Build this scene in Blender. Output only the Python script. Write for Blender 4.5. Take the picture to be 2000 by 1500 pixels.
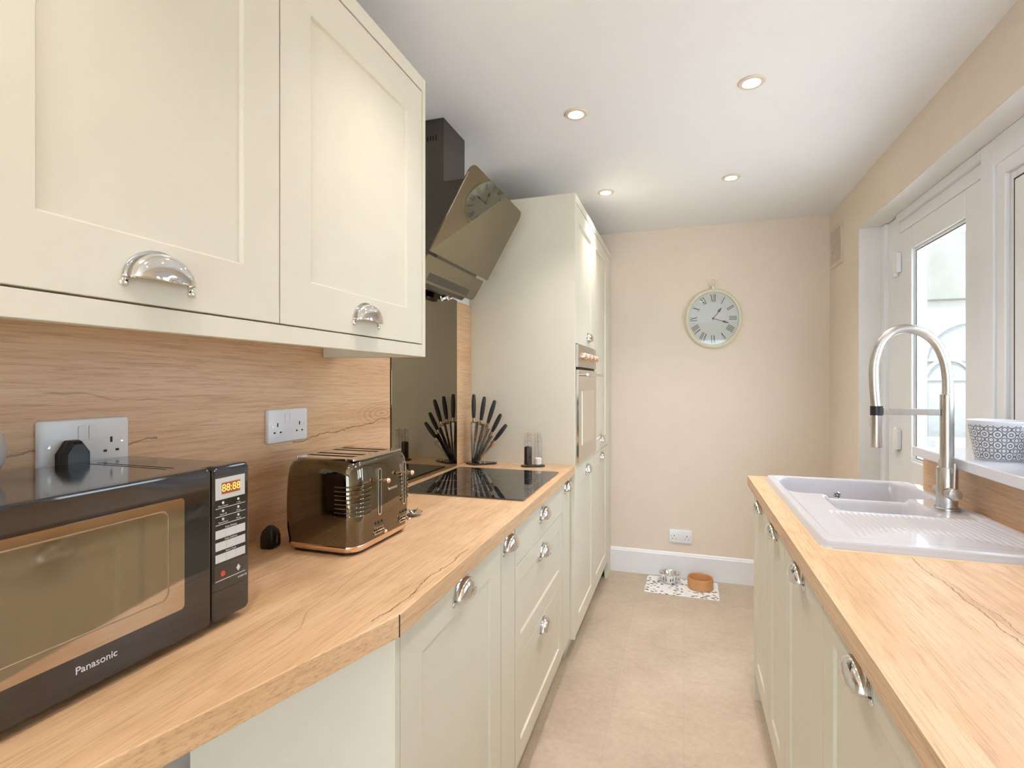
import bpy, bmesh, math, random
from mathutils import Vector, Matrix
random.seed(4)
PI = math.pi
S = bpy.context.scene
COL = S.collection
for o in list(bpy.data.objects): bpy.data.objects.remove(o)

# ------------------------------------------------------------------ camera, world, exposure
cd = bpy.data.cameras.new('camera'); cam = bpy.data.objects.new('camera', cd); COL.objects.link(cam)
cam.location = (0, 0, 1.30); cam.rotation_euler = (PI/2, 0, math.atan2(.3120, .9501))
cd.sensor_width = 36; cd.sensor_fit = 'HORIZONTAL'; cd.lens = 36*1020/2000; cd.shift_y = -5/2000
cd.clip_start = .02; cd.clip_end = 200
S.camera = cam
S.view_settings.view_transform = 'Standard'; S.view_settings.look = 'None'
S.view_settings.gamma = 1; S.view_settings.use_curve_mapping = False
S.view_settings.exposure = 0.84
w = bpy.data.worlds.new('sky'); S.world = w; w.use_nodes = True
bg = w.node_tree.nodes['Background']; bg.inputs[0].default_value = (.70, .85, 1, 1); bg.inputs[1].default_value = 4.3
sd = bpy.data.lights.new('sun', 'SUN'); sd.energy = 12; sd.angle = math.radians(6); sd.color = (1, .96, .9)
sun = bpy.data.objects.new('sun', sd); COL.objects.link(sun); sun.rotation_euler = (math.radians(25), math.radians(-20), 0)

# ------------------------------------------------------------------ materials
def lin(r, g, b):
    f = lambda c: ((c/255+.055)/1.055)**2.4 if c > 10 else c/255/12.92
    return (f(r), f(g), f(b), 1)

class NT:
    def __init__(s, name):
        s.m = bpy.data.materials.new(name); s.m.use_nodes = True; s.t = s.m.node_tree
        s.n = s.t.nodes; s.b = s.n['Principled BSDF']
    def add(s, typ, **kw):
        x = s.n.new(typ)
        for k, v in kw.items():
            if k.startswith('i_'): x.inputs[k[2:].replace('_', ' ')].default_value = v
            else: setattr(x, k, v)
        return x
    def link(s, a, b): s.t.links.new(a, b)
    def ramp(s, src, stops):
        r = s.add('ShaderNodeValToRGB'); e = r.color_ramp.elements
        while len(e) < len(stops): e.new(.5)
        for i, (p, c) in enumerate(stops):
            e[i].position = p; e[i].color = c if len(c) == 4 else (*c, 1)
        s.link(src, r.inputs[0]); return r.outputs[0]
    def coords(s, scale, rot=(0, 0, 0)):
        tc = s.add('ShaderNodeTexCoord'); mp = s.add('ShaderNodeMapping')
        mp.inputs['Scale'].default_value = scale; mp.inputs['Rotation'].default_value = rot
        s.link(tc.outputs['Object'], mp.inputs[0]); return mp.outputs[0]
    def noise(s, vec, scale, detail=4, rough=.55, dist=0):
        n = s.add('ShaderNodeTexNoise', i_Scale=scale, i_Detail=detail, i_Roughness=rough, i_Distortion=dist)
        s.link(vec, n.inputs['Vector']); return n.outputs[0]
    def mix(s, fac, a, b, mode='MIX'):
        x = s.add('ShaderNodeMix', data_type='RGBA', blend_type=mode)
        for sock, v in ((0, fac), (6, a), (7, b)):
            if isinstance(v, (int, float)): x.inputs[sock].default_value = v
            elif isinstance(v, tuple): x.inputs[sock].default_value = v
            else: s.link(v, x.inputs[sock])
        return x.outputs[2]
    def math(s, op, a, b=0.0):
        x = s.add('ShaderNodeMath', operation=op)
        for i, v in enumerate((a, b)):
            if isinstance(v, (int, float)): x.inputs[i].default_value = v
            else: s.link(v, x.inputs[i])
        return x.outputs[0]
    def bump(s, h, strength, dist=.002):
        x = s.add('ShaderNodeBump'); x.inputs['Strength'].default_value = strength; x.inputs['Distance'].default_value = dist
        s.link(h, x.inputs['Height']); s.link(x.outputs[0], s.b.inputs['Normal'])

def simple(name, col, rough=.5, metal=0, ior=1.5, var=.03, vs=12, bump=0, bs=300, coat=0):
    t = NT(name); v = t.coords((1, 1, 1)); n = t.noise(v, vs, 3)
    c = tuple(col[:3])
    t.link(t.ramp(n, [(.3, tuple(k*(1-var) for k in c)), (.7, tuple(min(1, k*(1+var)) for k in c))]), t.b.inputs['Base Color'])
    t.b.inputs['Roughness'].default_value = rough; t.b.inputs['Metallic'].default_value = metal; t.b.inputs['IOR'].default_value = ior
    if coat: t.b.inputs['Coat Weight'].default_value = coat; t.b.inputs['Coat Roughness'].default_value = .03
    if bump: t.bump(t.noise(v, bs, 3), bump, .001)
    return t.m

def oak(name, cracks=(), knots=()):      # cracks: (vertical?, lateral, slope, y0, y1, half width) natural splits in the board; knots: (y, z)
    t = NT(name)
    v = t.coords((9, 1.0, 9)); fine = t.coords((190, 6, 190)); tc = t.add('ShaderNodeTexCoord').outputs['Object']
    broad = t.noise(v, 1.1, 5, .6, .8)
    base = t.ramp(broad, [(.25, lin(204, 162, 120)), (.5, lin(222, 183, 142)), (.75, lin(234, 200, 163))])
    g = t.noise(fine, 1.6, 6, .7, .4)
    gm = t.ramp(g, [(.36, (1, 1, 1)), (.5, (0, 0, 0))])
    col = t.mix(t.math('MULTIPLY', gm, .42), base, lin(150, 108, 68), 'MIX')
    st = t.ramp(t.noise(t.coords((46, 1.5, 46)), 1.3, 5, .6, .6), [(.33, (1, 1, 1)), (.47, (0, 0, 0))])
    col = t.mix(t.math('MULTIPLY', st, .25), col, lin(172, 126, 84), 'MIX')
    # cathedral figure
    wv = t.add('ShaderNodeTexWave', wave_type='RINGS', i_Scale=5.0, i_Distortion=5.0, i_Detail=3.0, i_Detail_Scale=1.4)
    wv.inputs['Detail Roughness'].default_value = .6
    t.link(t.coords((5.0, 1.1, 5.0)), wv.inputs['Vector'])
    wm = t.ramp(wv.outputs[0], [(0, (1, 1, 1)), (.3, (0, 0, 0))])
    col = t.mix(t.math('MULTIPLY', wm, .13), col, lin(156, 110, 70))
    # long hairline cracks running with the grain
    sp = t.add('ShaderNodeSeparateXYZ'); t.link(tc, sp.inputs[0])
    lat = t.math('MULTIPLY', t.math('ADD', sp.outputs[0], sp.outputs[2]), 3.3)
    wob = t.math('MULTIPLY', t.noise(t.coords((1.0, 1.1, 1.0)), 1.1, 5, .5), 1.1)
    ph = t.math('ADD', lat, wob)
    dd = t.math('ABSOLUTE', t.math('SUBTRACT', t.math('FRACT', ph), .5))
    cm = t.ramp(dd, [(0, (1, 1, 1)), (.003, (.7, .7, .7)), (.008, (0, 0, 0))])
    msk = t.ramp(t.noise(tc, 2.6, 2), [(.54, (0, 0, 0)), (.61, (1, 1, 1))])
    cm2 = t.math('MULTIPLY', t.math('MULTIPLY', cm, msk), .35)
    col = t.mix(cm2, col, lin(104, 72, 46))
    jit = t.math('MULTIPLY', t.math('SUBTRACT', t.noise(t.coords((6, 6, 6)), 1.7, 5, .6), .5), .045)
    for vert, c0, sl, ya, yb, hw in cracks:
        L = t.math('SUBTRACT', sp.outputs[2 if vert else 0], t.math('ADD', t.math('MULTIPLY', t.math('SUBTRACT', sp.outputs[1], ya), sl), c0))
        dl_ = t.math('ABSOLUTE', t.math('ADD', L, jit)); mm = t.ramp(t.math('MULTIPLY', dl_, 1/(hw*4)), [(0, (1, 1, 1)), (.28, (.85, .85, .85)), (.5, (0, 0, 0))])
        ym = t.math('MULTIPLY', t.math('GREATER_THAN', sp.outputs[1], ya), t.math('LESS_THAN', sp.outputs[1], yb))
        col = t.mix(t.math('MULTIPLY', t.math('MULTIPLY', mm, ym), .72), col, lin(92, 66, 46))
    for ky, kz in knots:
        a_ = t.math('MULTIPLY', t.math('SUBTRACT', sp.outputs[1], ky), .27); b_ = t.math('ADD', t.math('SUBTRACT', sp.outputs[2], kz), t.math('MULTIPLY', jit, .35))
        dk = t.math('SQRT', t.math('ADD', t.math('MULTIPLY', a_, a_), t.math('MULTIPLY', b_, b_)))
        rg = t.math('ADD', t.math('MULTIPLY', t.math('SINE', t.math('MULTIPLY', dk, 720.0)), .5), .5)
        fd = t.ramp(dk, [(.02, (1, 1, 1)), (.055, (0, 0, 0))])
        col = t.mix(t.math('MULTIPLY', t.math('MULTIPLY', rg, fd), .42), col, lin(160, 118, 80))
    t.link(col, t.b.inputs['Base Color'])
    t.b.inputs['Roughness'].default_value = .36
    t.bump(gm, .12, .0006)
    return t.m

def brushed(name, col, rough=.28, stretch=(40, 40, 2), var=.1):
    t = NT(name); n = t.noise(t.coords(stretch), 14, 4)
    c = tuple(col[:3])
    t.link(t.ramp(n, [(.3, tuple(k*(1-var) for k in c)), (.7, tuple(min(1, k*(1+var)) for k in c))]), t.b.inputs['Base Color'])
    t.b.inputs['Metallic'].default_value = 1; t.b.inputs['Roughness'].default_value = rough
    t.bump(n, .04, .0004); return t.m

def pane_mat(name, tint=(.96, .98, .98)):
    t = NT(name); t.n.remove(t.b); o = t.n['Material Output']
    tr = t.add('ShaderNodeBsdfTransparent'); tr.inputs[0].default_value = (*tint, 1)
    gl = t.add('ShaderNodeBsdfGlossy'); gl.inputs['Roughness'].default_value = .01
    lw = t.add('ShaderNodeLayerWeight'); lw.inputs[0].default_value = .5
    fr = t.math('ADD', t.math('MULTIPLY', t.math('POWER', lw.outputs['Facing'], 5.0), .96), .04)
    mx = t.add('ShaderNodeMixShader'); t.link(fr, mx.inputs[0]); t.link(tr.outputs[0], mx.inputs[1]); t.link(gl.outputs[0], mx.inputs[2])
    t.link(mx.outputs[0], o.inputs[0]); return t.m

def emit(name, col, st):
    t = NT(name); t.b.inputs['Base Color'].default_value = (*col, 1)
    t.b.inputs['Emission Color'].default_value = (*col, 1); t.b.inputs['Emission Strength'].default_value = st; return t.m

def floor_mat():
    t = NT('stone_vinyl'); v = t.coords((1, 1, 1))
    br = t.add('ShaderNodeTexBrick', offset=.5); br.inputs['Scale'].default_value = 1
    br.inputs['Brick Width'].default_value = .53; br.inputs['Row Height'].default_value = .27
    br.inputs['Mortar Size'].default_value = .0012; br.inputs['Mortar Smooth'].default_value = .3
    br.inputs['Color1'].default_value = (.94, .94, .94, 1); br.inputs['Color2'].default_value = (1.0, 1, 1, 1); br.inputs['Mortar'].default_value = (.86, .85, .84, 1)
    t.link(t.coords((1, 1, 1), (0, 0, PI/2)), br.inputs['Vector'])
    n1 = t.noise(v, 3.2, 6, .65, .3); n2 = t.noise(v, 38, 5, .7)
    c = t.ramp(n1, [(.3, lin(176, 158, 138)), (.5, lin(192, 174, 153)), (.72, lin(206, 189, 168))])
    c = t.mix(.28, c, t.ramp(n2, [(.3, lin(160, 143, 124)), (.7, lin(216, 200, 180))]))
    c = t.mix(1.0, c, br.outputs[0], 'MULTIPLY')
    t.link(c, t.b.inputs['Base Color']); t.b.inputs['Roughness'].default_value = .5
    t.bump(n2, .06, .001); return t.m

def dotted_mat(name):      # white mat with animal-print spots
    t = NT(name); v = t.coords((1, 1.25, 1))
    nv = t.add('ShaderNodeTexNoise', i_Scale=60.0); t.link(v, nv.inputs['Vector'])
    add = t.add('ShaderNodeVectorMath', operation='MULTIPLY_ADD'); t.link(nv.outputs['Color'], add.inputs[0]); add.inputs[1].default_value = (.012, .012, 0); t.link(v, add.inputs[2])
    vo = t.add('ShaderNodeTexVoronoi', i_Scale=34.0, i_Randomness=.9); t.link(add.outputs[0], vo.inputs['Vector'])
    ring = t.ramp(vo.outputs['Distance'], [(0, (.55, .55, .55)), (.16, (.9, .9, .9)), (.3, (1, 1, 1)), (.36, (0, 0, 0))])
    sep = t.add('ShaderNodeSeparateColor'); t.link(vo.outputs['Color'], sep.inputs[0])
    c = t.mix(t.ramp(sep.outputs[0], [(.70, (0, 0, 0)), (.72, (1, 1, 1))]), lin(38, 38, 48), lin(160, 130, 90))
    t.link(t.mix(ring, lin(238, 236, 236), c), t.b.inputs['Base Color']); t.b.inputs['Roughness'].default_value = .6
    return t.m

def pot_mat():
    # white glaze with a printed grey lattice of rings; u runs round the pot
    t = NT('patterned_ceramic'); tc = t.add('ShaderNodeTexCoord')
    sx = t.add('ShaderNodeSeparateXYZ'); t.link(tc.outputs['Object'], sx.inputs[0])
    ang = t.math('ARCTAN2', sx.outputs[1], sx.outputs[0])
    u = t.math('MULTIPLY', ang, 14/(2*PI)); vv = t.math('MULTIPLY', sx.outputs[2], 33.0)
    def rings(du, dv, r, wdt):
        fu = t.math('SUBTRACT', t.math('FRACT', t.math('ADD', u, du)), .5); fv = t.math('SUBTRACT', t.math('FRACT', t.math('ADD', vv, dv)), .5)
        d = t.math('SQRT', t.math('ADD', t.math('MULTIPLY', fu, fu), t.math('MULTIPLY', fv, fv)))
        a = t.math('ABSOLUTE', t.math('SUBTRACT', d, r)); return t.math('LESS_THAN', a, wdt)
    m = t.math('MAXIMUM', rings(0, 0, .38, .05), rings(.5, .5, .2, .045)); m = t.math('MAXIMUM', m, rings(0, 0, .14, .05))
    m = t.math('MAXIMUM', m, rings(0, .5, 0, .09)); m = t.math('MAXIMUM', m, rings(.5, 0, 0, .09))
    band = t.math('MULTIPLY', t.math('GREATER_THAN', sx.outputs[2], .004), t.math('LESS_THAN', sx.outputs[2], .101))
    t.link(t.mix(t.math('MULTIPLY', m, band), lin(226, 226, 230), lin(122, 122, 128)), t.b.inputs['Base Color'])
    t.b.inputs['Roughness'].default_value = .3; return t.m

M = {}
M['cream'] = simple('cream_paint', lin(224, 218, 201), .42, var=.012)
M['wall'] = simple('beige_wall_paint', lin(231, 216, 199), .8, var=.012, bump=.05)
M['white_wall'] = simple('white_wall_paint', lin(232, 228, 224), .8, var=.012, bump=.05)
M['ceil'] = simple('ceiling_paint', lin(238, 238, 240), .85, var=.008, bump=.04)
M['white'] = simple('white_gloss_paint', lin(236, 236, 238), .35, var=.01)
M['upvc'] = simple('white_frame_plastic', lin(238, 238, 240), .3, var=.01)
M['rubber'] = simple('black_rubber', lin(34, 36, 40), .6)
M['oak'] = oak('oak_laminate', [(0, -.478, 0, .735, 1.12, .0009), (0, -.505, .012, 1.62, 2.15, .0009), (0, -.80, 0, .60, .95, .0006)])
M['oak_right'] = oak('oak_laminate_sink_run', [(0, .478, 0, -.2, 1.40, .0009), (0, .505, -.05, .9, 1.22, .0006), (0, .66, 0, .5, 1.3, .0005)])
M['oak_splash'] = oak('oak_laminate_splashback', [(1, 1.133, .084, 1.15, 1.64, .0011), (1, 1.184, 0, .40, .77, .0010)], [(1.585, 1.190)])
M['floor'] = floor_mat()
M['chrome'] = simple('polished_chrome', (.78, .78, .78), .07, 1, var=.02)
M['steel'] = brushed('brushed_steel', (.62, .60, .57), .25)
M['hose'] = brushed('ribbed_steel_hose', (.62, .6, .57), .3, (4, 4, 260), .3)
M['smoke'] = simple('smoked_mirror_glass', (.25, .212, .15), .025, 1, var=.01)
M['hob'] = simple('black_ceramic_glass', (.012, .012, .012), .03, 0, 2.3, var=.01)
M['hobmark'] = simple('grey_printed_marking', (.25, .25, .24), .3)
M['black'] = simple('black_plastic', lin(26, 26, 28), .35)
M['blackgloss'] = simple('black_gloss_plastic', (.012, .010, .010), .05, 0, 1.75, var=.02)
M['mwtop'] = simple('dark_metal_casing', (.22, .20, .175), .12, 1, var=.02)
M['mwwin'] = simple('tinted_mirror_window', (.46, .37, .27), .06, 1, var=.03)
M['toaster'] = simple('black_chrome', (.18, .155, .115), .045, 1, var=.02)
M['copper'] = simple('rose_gold_metal', (.86, .62, .47), .14, 1, var=.02)
M['hooddark'] = brushed('dark_brushed_metal', (.12, .108, .092), .3, (60, 60, 2))
M['plastic'] = simple('white_moulded_plastic', lin(236, 238, 243), .25, var=.01)
M['slotdark'] = simple('dark_opening', lin(28, 26, 26), .7)
M['ceramic'] = simple('white_glazed_ceramic', lin(199, 196, 200), .07, 0, 1.55, var=.008)
M['pane'] = pane_mat('window_glass')
M['acrylic'] = pane_mat('clear_acrylic', (.93, .93, .93))
M['display'] = simple('amber_display', lin(160, 98, 40), .3)
M['digits'] = emit('amber_digits', (1, .55, .15), .5)
M['print'] = simple('pale_grey_print', lin(205, 205, 205), .4)
M['red'] = simple('red_print', lin(205, 70, 66), .4)
M['bronze'] = brushed('warm_steel_oven', (.52, .47, .40), .3, (3, 60, 60), .06)
M['ovenglass'] = simple('pale_reflective_oven_glass', (.60, .56, .48), .09, 1, var=.02)
M['ovenwin'] = simple('oven_inner_window', (.72, .70, .64), .12, 1, var=.02)
M['clockframe'] = simple('cream_clock_enamel', lin(232, 228, 200), .3, var=.02)
M['clockface'] = simple('pale_clock_face', lin(226, 230, 226), .4, var=.01)
M['ink'] = simple('black_ink', lin(40, 38, 36), .5)
M['hand'] = simple('dark_bronze_hand', lin(70, 58, 38), .4)
M['terracotta'] = simple('tan_stoneware', lin(208, 152, 100), .32, var=.06, vs=30)
M['mat'] = dotted_mat('spotted_placemat')
M['pot'] = pot_mat()
M['blade'] = brushed('knife_steel', (.72, .66, .62), .16, (30, 30, 30))
M['handle'] = simple('black_knife_grip', lin(44, 44, 46), .38)
M['pepper'] = simple('peppercorns', lin(46, 34, 28), .7, var=.4, vs=300, bump=.5, bs=500)
M['salt'] = simple('sea_salt', lin(238, 236, 232), .6, var=.05, vs=300, bump=.4, bs=500)
M['concrete'] = simple('grey_concrete', lin(98, 98, 94), .9, var=.12, vs=6, bump=.3, bs=60)
M['render'] = simple('white_garden_render', lin(128, 125, 120), .9, var=.04, vs=3, bump=.2, bs=80)
M['paving'] = simple('pale_patio_paving', lin(214, 210, 204), .85, var=.1, vs=5)
M['mirrorg'] = simple('garden_mirror_glass', (.15, .16, .165), .5, 0, var=.12, vs=40)
M['antique'] = simple('cream_metal_arch', lin(128, 123, 112), .6, var=.06)
M['zinc'] = simple('pale_blue_grey_planter', lin(112, 114, 115), .6, var=.08)
M['leaf'] = simple('grey_green_leaf', lin(66, 74, 62), .6, var=.2, vs=40)
M['sill'] = simple('white_quartz_sill', lin(218, 216, 222), .12, var=.02, vs=90)
M['silicone'] = simple('pale_sealant', lin(222, 190, 150), .4)
M['vent'] = simple('beige_vent_plastic', lin(220, 206, 190), .5)
M['lamp'] = emit('lit_lamp', (1, .90, .76), 14)

# ------------------------------------------------------------------ mesh helpers
class MB:
    def __init__(s): s.b = bmesh.new()
    def _v(s, pts): return [s.b.verts.new(p) for p in pts]
    def box(s, x0, x1, y0, y1, z0, z1, M4=None):
        p = [(x, y, z) for z in (z0, z1) for x, y in ((x0, y0), (x1, y0), (x1, y1), (x0, y1))]
        if M4: p = [M4 @ Vector(q) for q in p]
        v = s._v(p)
        for f in ((3, 2, 1, 0), (4, 5, 6, 7), (0, 1, 5, 4), (1, 2, 6, 5), (2, 3, 7, 6), (3, 0, 4, 7)): s.b.faces.new([v[i] for i in f])
        return s
    def prism(s, poly, a0, a1, axis='z'):
        def P(p, a): return {'z': (p[0], p[1], a), 'x': (a, p[0], p[1]), 'y': (p[0], a, p[1])}[axis]
        lo = s._v([P(p, a0) for p in poly]); hi = s._v([P(p, a1) for p in poly]); n = len(poly)
        s.b.faces.new(lo[::-1]); s.b.faces.new(hi)
        for i in range(n): s.b.faces.new((lo[i], lo[(i+1) % n], hi[(i+1) % n], hi[i]))
        return s
    def lathe(s, prof, c=(0, 0, 0), sx=1, sy=1, seg=48, M4=None, cap=True):
        rings = []
        for r, z in prof:
            pts = [Vector((c[0]+r*sx*math.cos(2*PI*i/seg), c[1]+r*sy*math.sin(2*PI*i/seg), c[2]+z)) for i in range(seg)]
            if M4: pts = [M4 @ p for p in pts]
            rings.append(s._v(pts))
        for a, b in zip(rings, rings[1:]):
            for i in range(seg): s.b.faces.new((a[i], a[(i+1) % seg], b[(i+1) % seg], b[i]))
        if cap: s.b.faces.new(rings[0][::-1]); s.b.faces.new(rings[-1])
        return s
    def tube(s, path, r, seg=16, cap=True, sx=1, rs=None):
        path = [Vector(p) for p in path]; rings = []; up = None
        for i, p in enumerate(path):
            a = path[max(0, i-1)]; b = path[min(len(path)-1, i+1)]; t = (b-a).normalized()
            if up is None:
                up = Vector((0, 0, 1)) if abs(t.z) < .9 else Vector((0, 1, 0))
            n = (up - t*up.dot(t)).normalized(); bn = t.cross(n); up = n
            rr = rs[i] if rs else r
            rings.append(s._v([p + n*rr*math.cos(2*PI*k/seg) + bn*rr*sx*math.sin(2*PI*k/seg) for k in range(seg)]))
        for a, b in zip(rings, rings[1:]):
            for i in range(seg): s.b.faces.new((a[i], a[(i+1) % seg], b[(i+1) % seg], b[i]))
        if cap: s.b.faces.new(rings[0][::-1]); s.b.faces.new(rings[-1])
        return s
    def loft(s, rings, cap=True):
        R = [s._v(r) for r in rings]; n = len(R[0])
        for a, b in zip(R, R[1:]):
            for i in range(n): s.b.faces.new((a[i], a[(i+1) % n], b[(i+1) % n], b[i]))
        if cap: s.b.faces.new(R[0][::-1]); s.b.faces.new(R[-1])
        return s
    def ball(s, c, r, sx=1, sy=1, sz=1, seg=24):
        k = bmesh.ops.create_uvsphere(s.b, u_segments=seg, v_segments=seg//2, radius=r)
        for v in k['verts']: v.co = Vector((v.co.x*sx+c[0], v.co.y*sy+c[1], v.co.z*sz+c[2]))
        return s
    def build(s, name, mat, parent=None, smooth=False, bevel=0, seg=2, ang=35):
        bmesh.ops.recalc_face_normals(s.b, faces=s.b.faces[:])
        if smooth:
            for f in s.b.faces: f.smooth = True
            for e in s.b.edges:
                if len(e.link_faces) == 2 and e.calc_face_angle(0) > math.radians(ang): e.smooth = False
        me = bpy.data.meshes.new(name); s.b.to_mesh(me); s.b.free()
        me.materials.append(M[mat] if isinstance(mat, str) else mat)
        o = bpy.data.objects.new(name, me); COL.objects.link(o)
        if parent: o.parent = parent
        if bevel:
            m = o.modifiers.new('bevel', 'BEVEL'); m.width = bevel; m.segments = seg; m.limit_method = 'ANGLE'; m.angle_limit = math.radians(40)
        return o

def tag(o, label, cat, group=None):
    o['label'] = label; o['category'] = cat
    if group: o['group'] = group
    return o
def empty(name, loc, label, cat, rz=0, group=None):
    o = bpy.data.objects.new(name, None); COL.objects.link(o); o.location = loc; o.rotation_euler = (0, 0, rz); o.empty_display_size = .05
    return tag(o, label, cat, group)
def struct(o): o['kind'] = 'structure'; return o
def plabel(o, t): o['label'] = t; return o
def rrect(x0, x1, y0, y1, r, n=6):
    pts = []
    for cx, cy, a in ((x1-r, y0+r, -PI/2), (x1-r, y1-r, 0), (x0+r, y1-r, PI/2), (x0+r, y0+r, PI)):
        for k in range(n+1): pts.append((cx+r*math.cos(a+k*PI/2/n), cy+r*math.sin(a+k*PI/2/n)))
    return pts
def copy_tree(o, parent=None):
    c = o.copy(); COL.objects.link(c)
    if parent: c.parent = parent
    for ch in list(o.children): copy_tree(ch, c)
    return c
def text(name, s, size, mat, parent, mtx, depth=.0004, sx=1.0, align='CENTER'):
    cu = bpy.data.curves.new(name, 'FONT'); cu.body = s; cu.size = size; cu.extrude = depth; cu.align_x = align; cu.align_y = 'CENTER'
    tmp = bpy.data.objects.new('tmp', cu); COL.objects.link(tmp)
    bpy.context.view_layer.update()
    me = bpy.data.meshes.new_from_object(tmp.evaluated_get(bpy.context.evaluated_depsgraph_get()))
    bpy.data.objects.remove(tmp); me.name = name
    me.transform(mtx @ Matrix.Diagonal((sx, 1, 1, 1)))
    me.materials.clear(); me.materials.append(M[mat])
    o = bpy.data.objects.new(name, me); COL.objects.link(o); o.parent = parent; return o
def faceX(x, y, z):      # text frame on a surface facing +X
    return Matrix(((0, 0, 1, x), (1, 0, 0, y), (0, 1, 0, z), (0, 0, 0, 1)))

# ------------------------------------------------------------------ room shell
WL, WR, YB, CE = -1.009, .85, 3.645, 2.32
struct(MB().box(-1.3, 1.1, -2.6, 3.9, -.1, 0).build('floor', 'floor'))
struct(MB().box(-1.3, 1.1, -2.6, 3.9, CE, CE+.1).build('ceiling', 'ceil'))
struct(MB().box(WL-.15, WL, -2.6, 3.9, 0, CE).build('wall_left', 'white_wall'))
struct(MB().box(WL, WR, YB, YB+.15, 0, CE).build('wall_back', 'wall'))
b = MB().box(WR, 1.1, 3.089, YB, 0, CE).box(WR, 1.1, .88, 3.089, 2.083, CE)
b.box(WR, 1.1, .88, 2.17, 0, 1.04).box(WR, 1.1, -2.6, .88, 0, CE)
struct(b.build('wall_right', 'wall'))
b = MB().box(WL, -.86, -2.6, -2.45, 0, CE).box(.76, WR, -2.6, -2.45, 0, CE).box(-.86, .76, -2.6, -2.45, 2.1, CE)  # rear opening sized to admit added fill daylight from behind the camera
struct(b.build('wall_front', 'wall'))
b = MB().prism([(YB, 0), (YB-.015, 0), (YB-.015, .145), (YB-.011, .15), (YB-.009, .158), (YB-.004, .163), (YB, .163)], -.60, WR, 'x')
struct(b.build('baseboard_back', 'white'))
# white lining of the window and door reveal
b = MB().box(WR+.001, .958, 3.085, 3.0895, 0, 2.083).box(WR+.001, .958, .881, 3.085, 2.0795, 2.0835)
struct(b.build('trim_1', 'white_wall'))

# door_1: white framed glazed door at the far end of the reveal
FX = .955
d1 = bpy.data.objects.new('door_1', None); COL.objects.link(d1); struct(d1)
b = MB().box(.945, 1.05, 3.03, 3.0855, 0, 2.079).box(.962, 1.05, 2.888, 3.03, 0, 2.079)
b.box(.945, 1.05, 2.0755, 2.155, 0, 2.079).box(.945, 1.05, 2.155, 2.888, 2.045, 2.079).box(.962, 1.05, 2.155, 2.888, 1.99, 2.045).box(.962, 1.05, 2.155, 2.888, 0, .03)
b.build('frame', 'upvc', d1, bevel=.004)
b = MB(); y0, y1 = 2.160, 2.884; gy0, gy1, gz0, gz1 = 2.276, 2.739, .95, 1.886
b.box(FX, 1.015, y0, gy0, .035, 1.985).box(FX, 1.015, gy1, y1, .035, 1.985).box(FX, 1.015, gy0, gy1, gz1, 1.985).box(FX, 1.015, gy0, gy1, .035, gz0)
b.build('leaf', 'upvc', d1, bevel=.004)
b = MB(); q = .012
for a in ((gy0, gy0+q, gz0, gz1), (gy1-q, gy1, gz0, gz1), (gy0+q, gy1-q, gz0, gz0+q), (gy0+q, gy1-q, gz1-q, gz1)): b.box(.966, .976, *a)
b.build('glazing_bead', 'upvc', d1, bevel=.003)
b = MB(); q1 = .015
for a in ((gy0+q, gy0+q1, gz0+q, gz1-q), (gy1-q1, gy1-q, gz0+q, gz1-q), (gy0+q1, gy1-q1, gz0+q, gz0+q1), (gy0+q1, gy1-q1, gz1-q1, gz1-q)): b.box(.968, .9705, *a)
plabel(b.build('glazing_seal', 'rubber', d1), 'thin black rubber seal round the glass')
MB().box(.984, .990, gy0+.001, gy1-.001, gz0+.001, gz1-.001).build('glass', 'pane', d1)
plabel(MB().box(.950, .9545, 2.1555, 2.1598, .03, 1.99).build('draught_seal', 'rubber', d1), 'thin black seal line beside the door leaf')
hb = None
for z in (1.85, 1.03, .3):
    b = MB().box(.935, .954, 2.845, 2.878, z-.045, z+.045).box(.946, .961, 2.89, 2.945, z-.055, z+.05); b.lathe([(.011, -.06), (.011, .055)], (.945, 2.886, z), seg=20)
    b.build('hinge', 'upvc', d1, bevel=.003)
# window_1
w1 = bpy.data.objects.new('window_1', None); COL.objects.link(w1); struct(w1)
wy0, wy1, wz0, wz1 = .90, 2.058, 1.075, 1.99
def ring(b, x0, x1, ya, yb, za, zb, t):
    b.box(x0, x1, ya, ya+t, za, zb).box(x0, x1, yb-t, yb, za, zb).box(x0, x1, ya+t, yb-t, za, za+t).box(x0, x1, ya+t, yb-t, zb-t, zb)
b = MB(); ring(b, .945, 1.05, wy0, wy1, wz0, wz1, .045); ring(b, .958, 1.05, wy0+.045, wy1-.045, wz0+.045, wz1-.045, .032)
b.box(.945, 1.05, wy0, wy1+.017, wz1, 2.079); b.box(.945, 1.05, 1.30, 1.36, wz0+.04, wz1-.04)
b.build('window_frame', 'upvc', w1, bevel=.004)
for ya, yb in ((1.366, 1.976), (.982, 1.294)):
    b = MB(); ring(b, FX-.004, 1.01, ya, yb, 1.155, 1.912, .055); ring(b, .962, 1.01, ya+.055, yb-.055, 1.21, 1.857, .014)
    b.build('sash', 'upvc', w1, bevel=.004)
    b = MB(); ring(b, .952, .957, ya-.004, yb+.004, 1.151, 1.916, .004); ring(b, .968, .971, ya+.069, yb-.069, 1.224, 1.843, .003)
    plabel(b.build('window_seal', 'rubber', w1), 'thin black seal lines round the sash')
    MB().box(.984, .990, ya+.056, yb-.056, 1.211, 1.856).build('glass', 'pane', w1)
MB().box(.755, .944, .885, 2.16, 1.044, 1.075).build('window_sill', 'sill', w1, bevel=.003)
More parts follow.
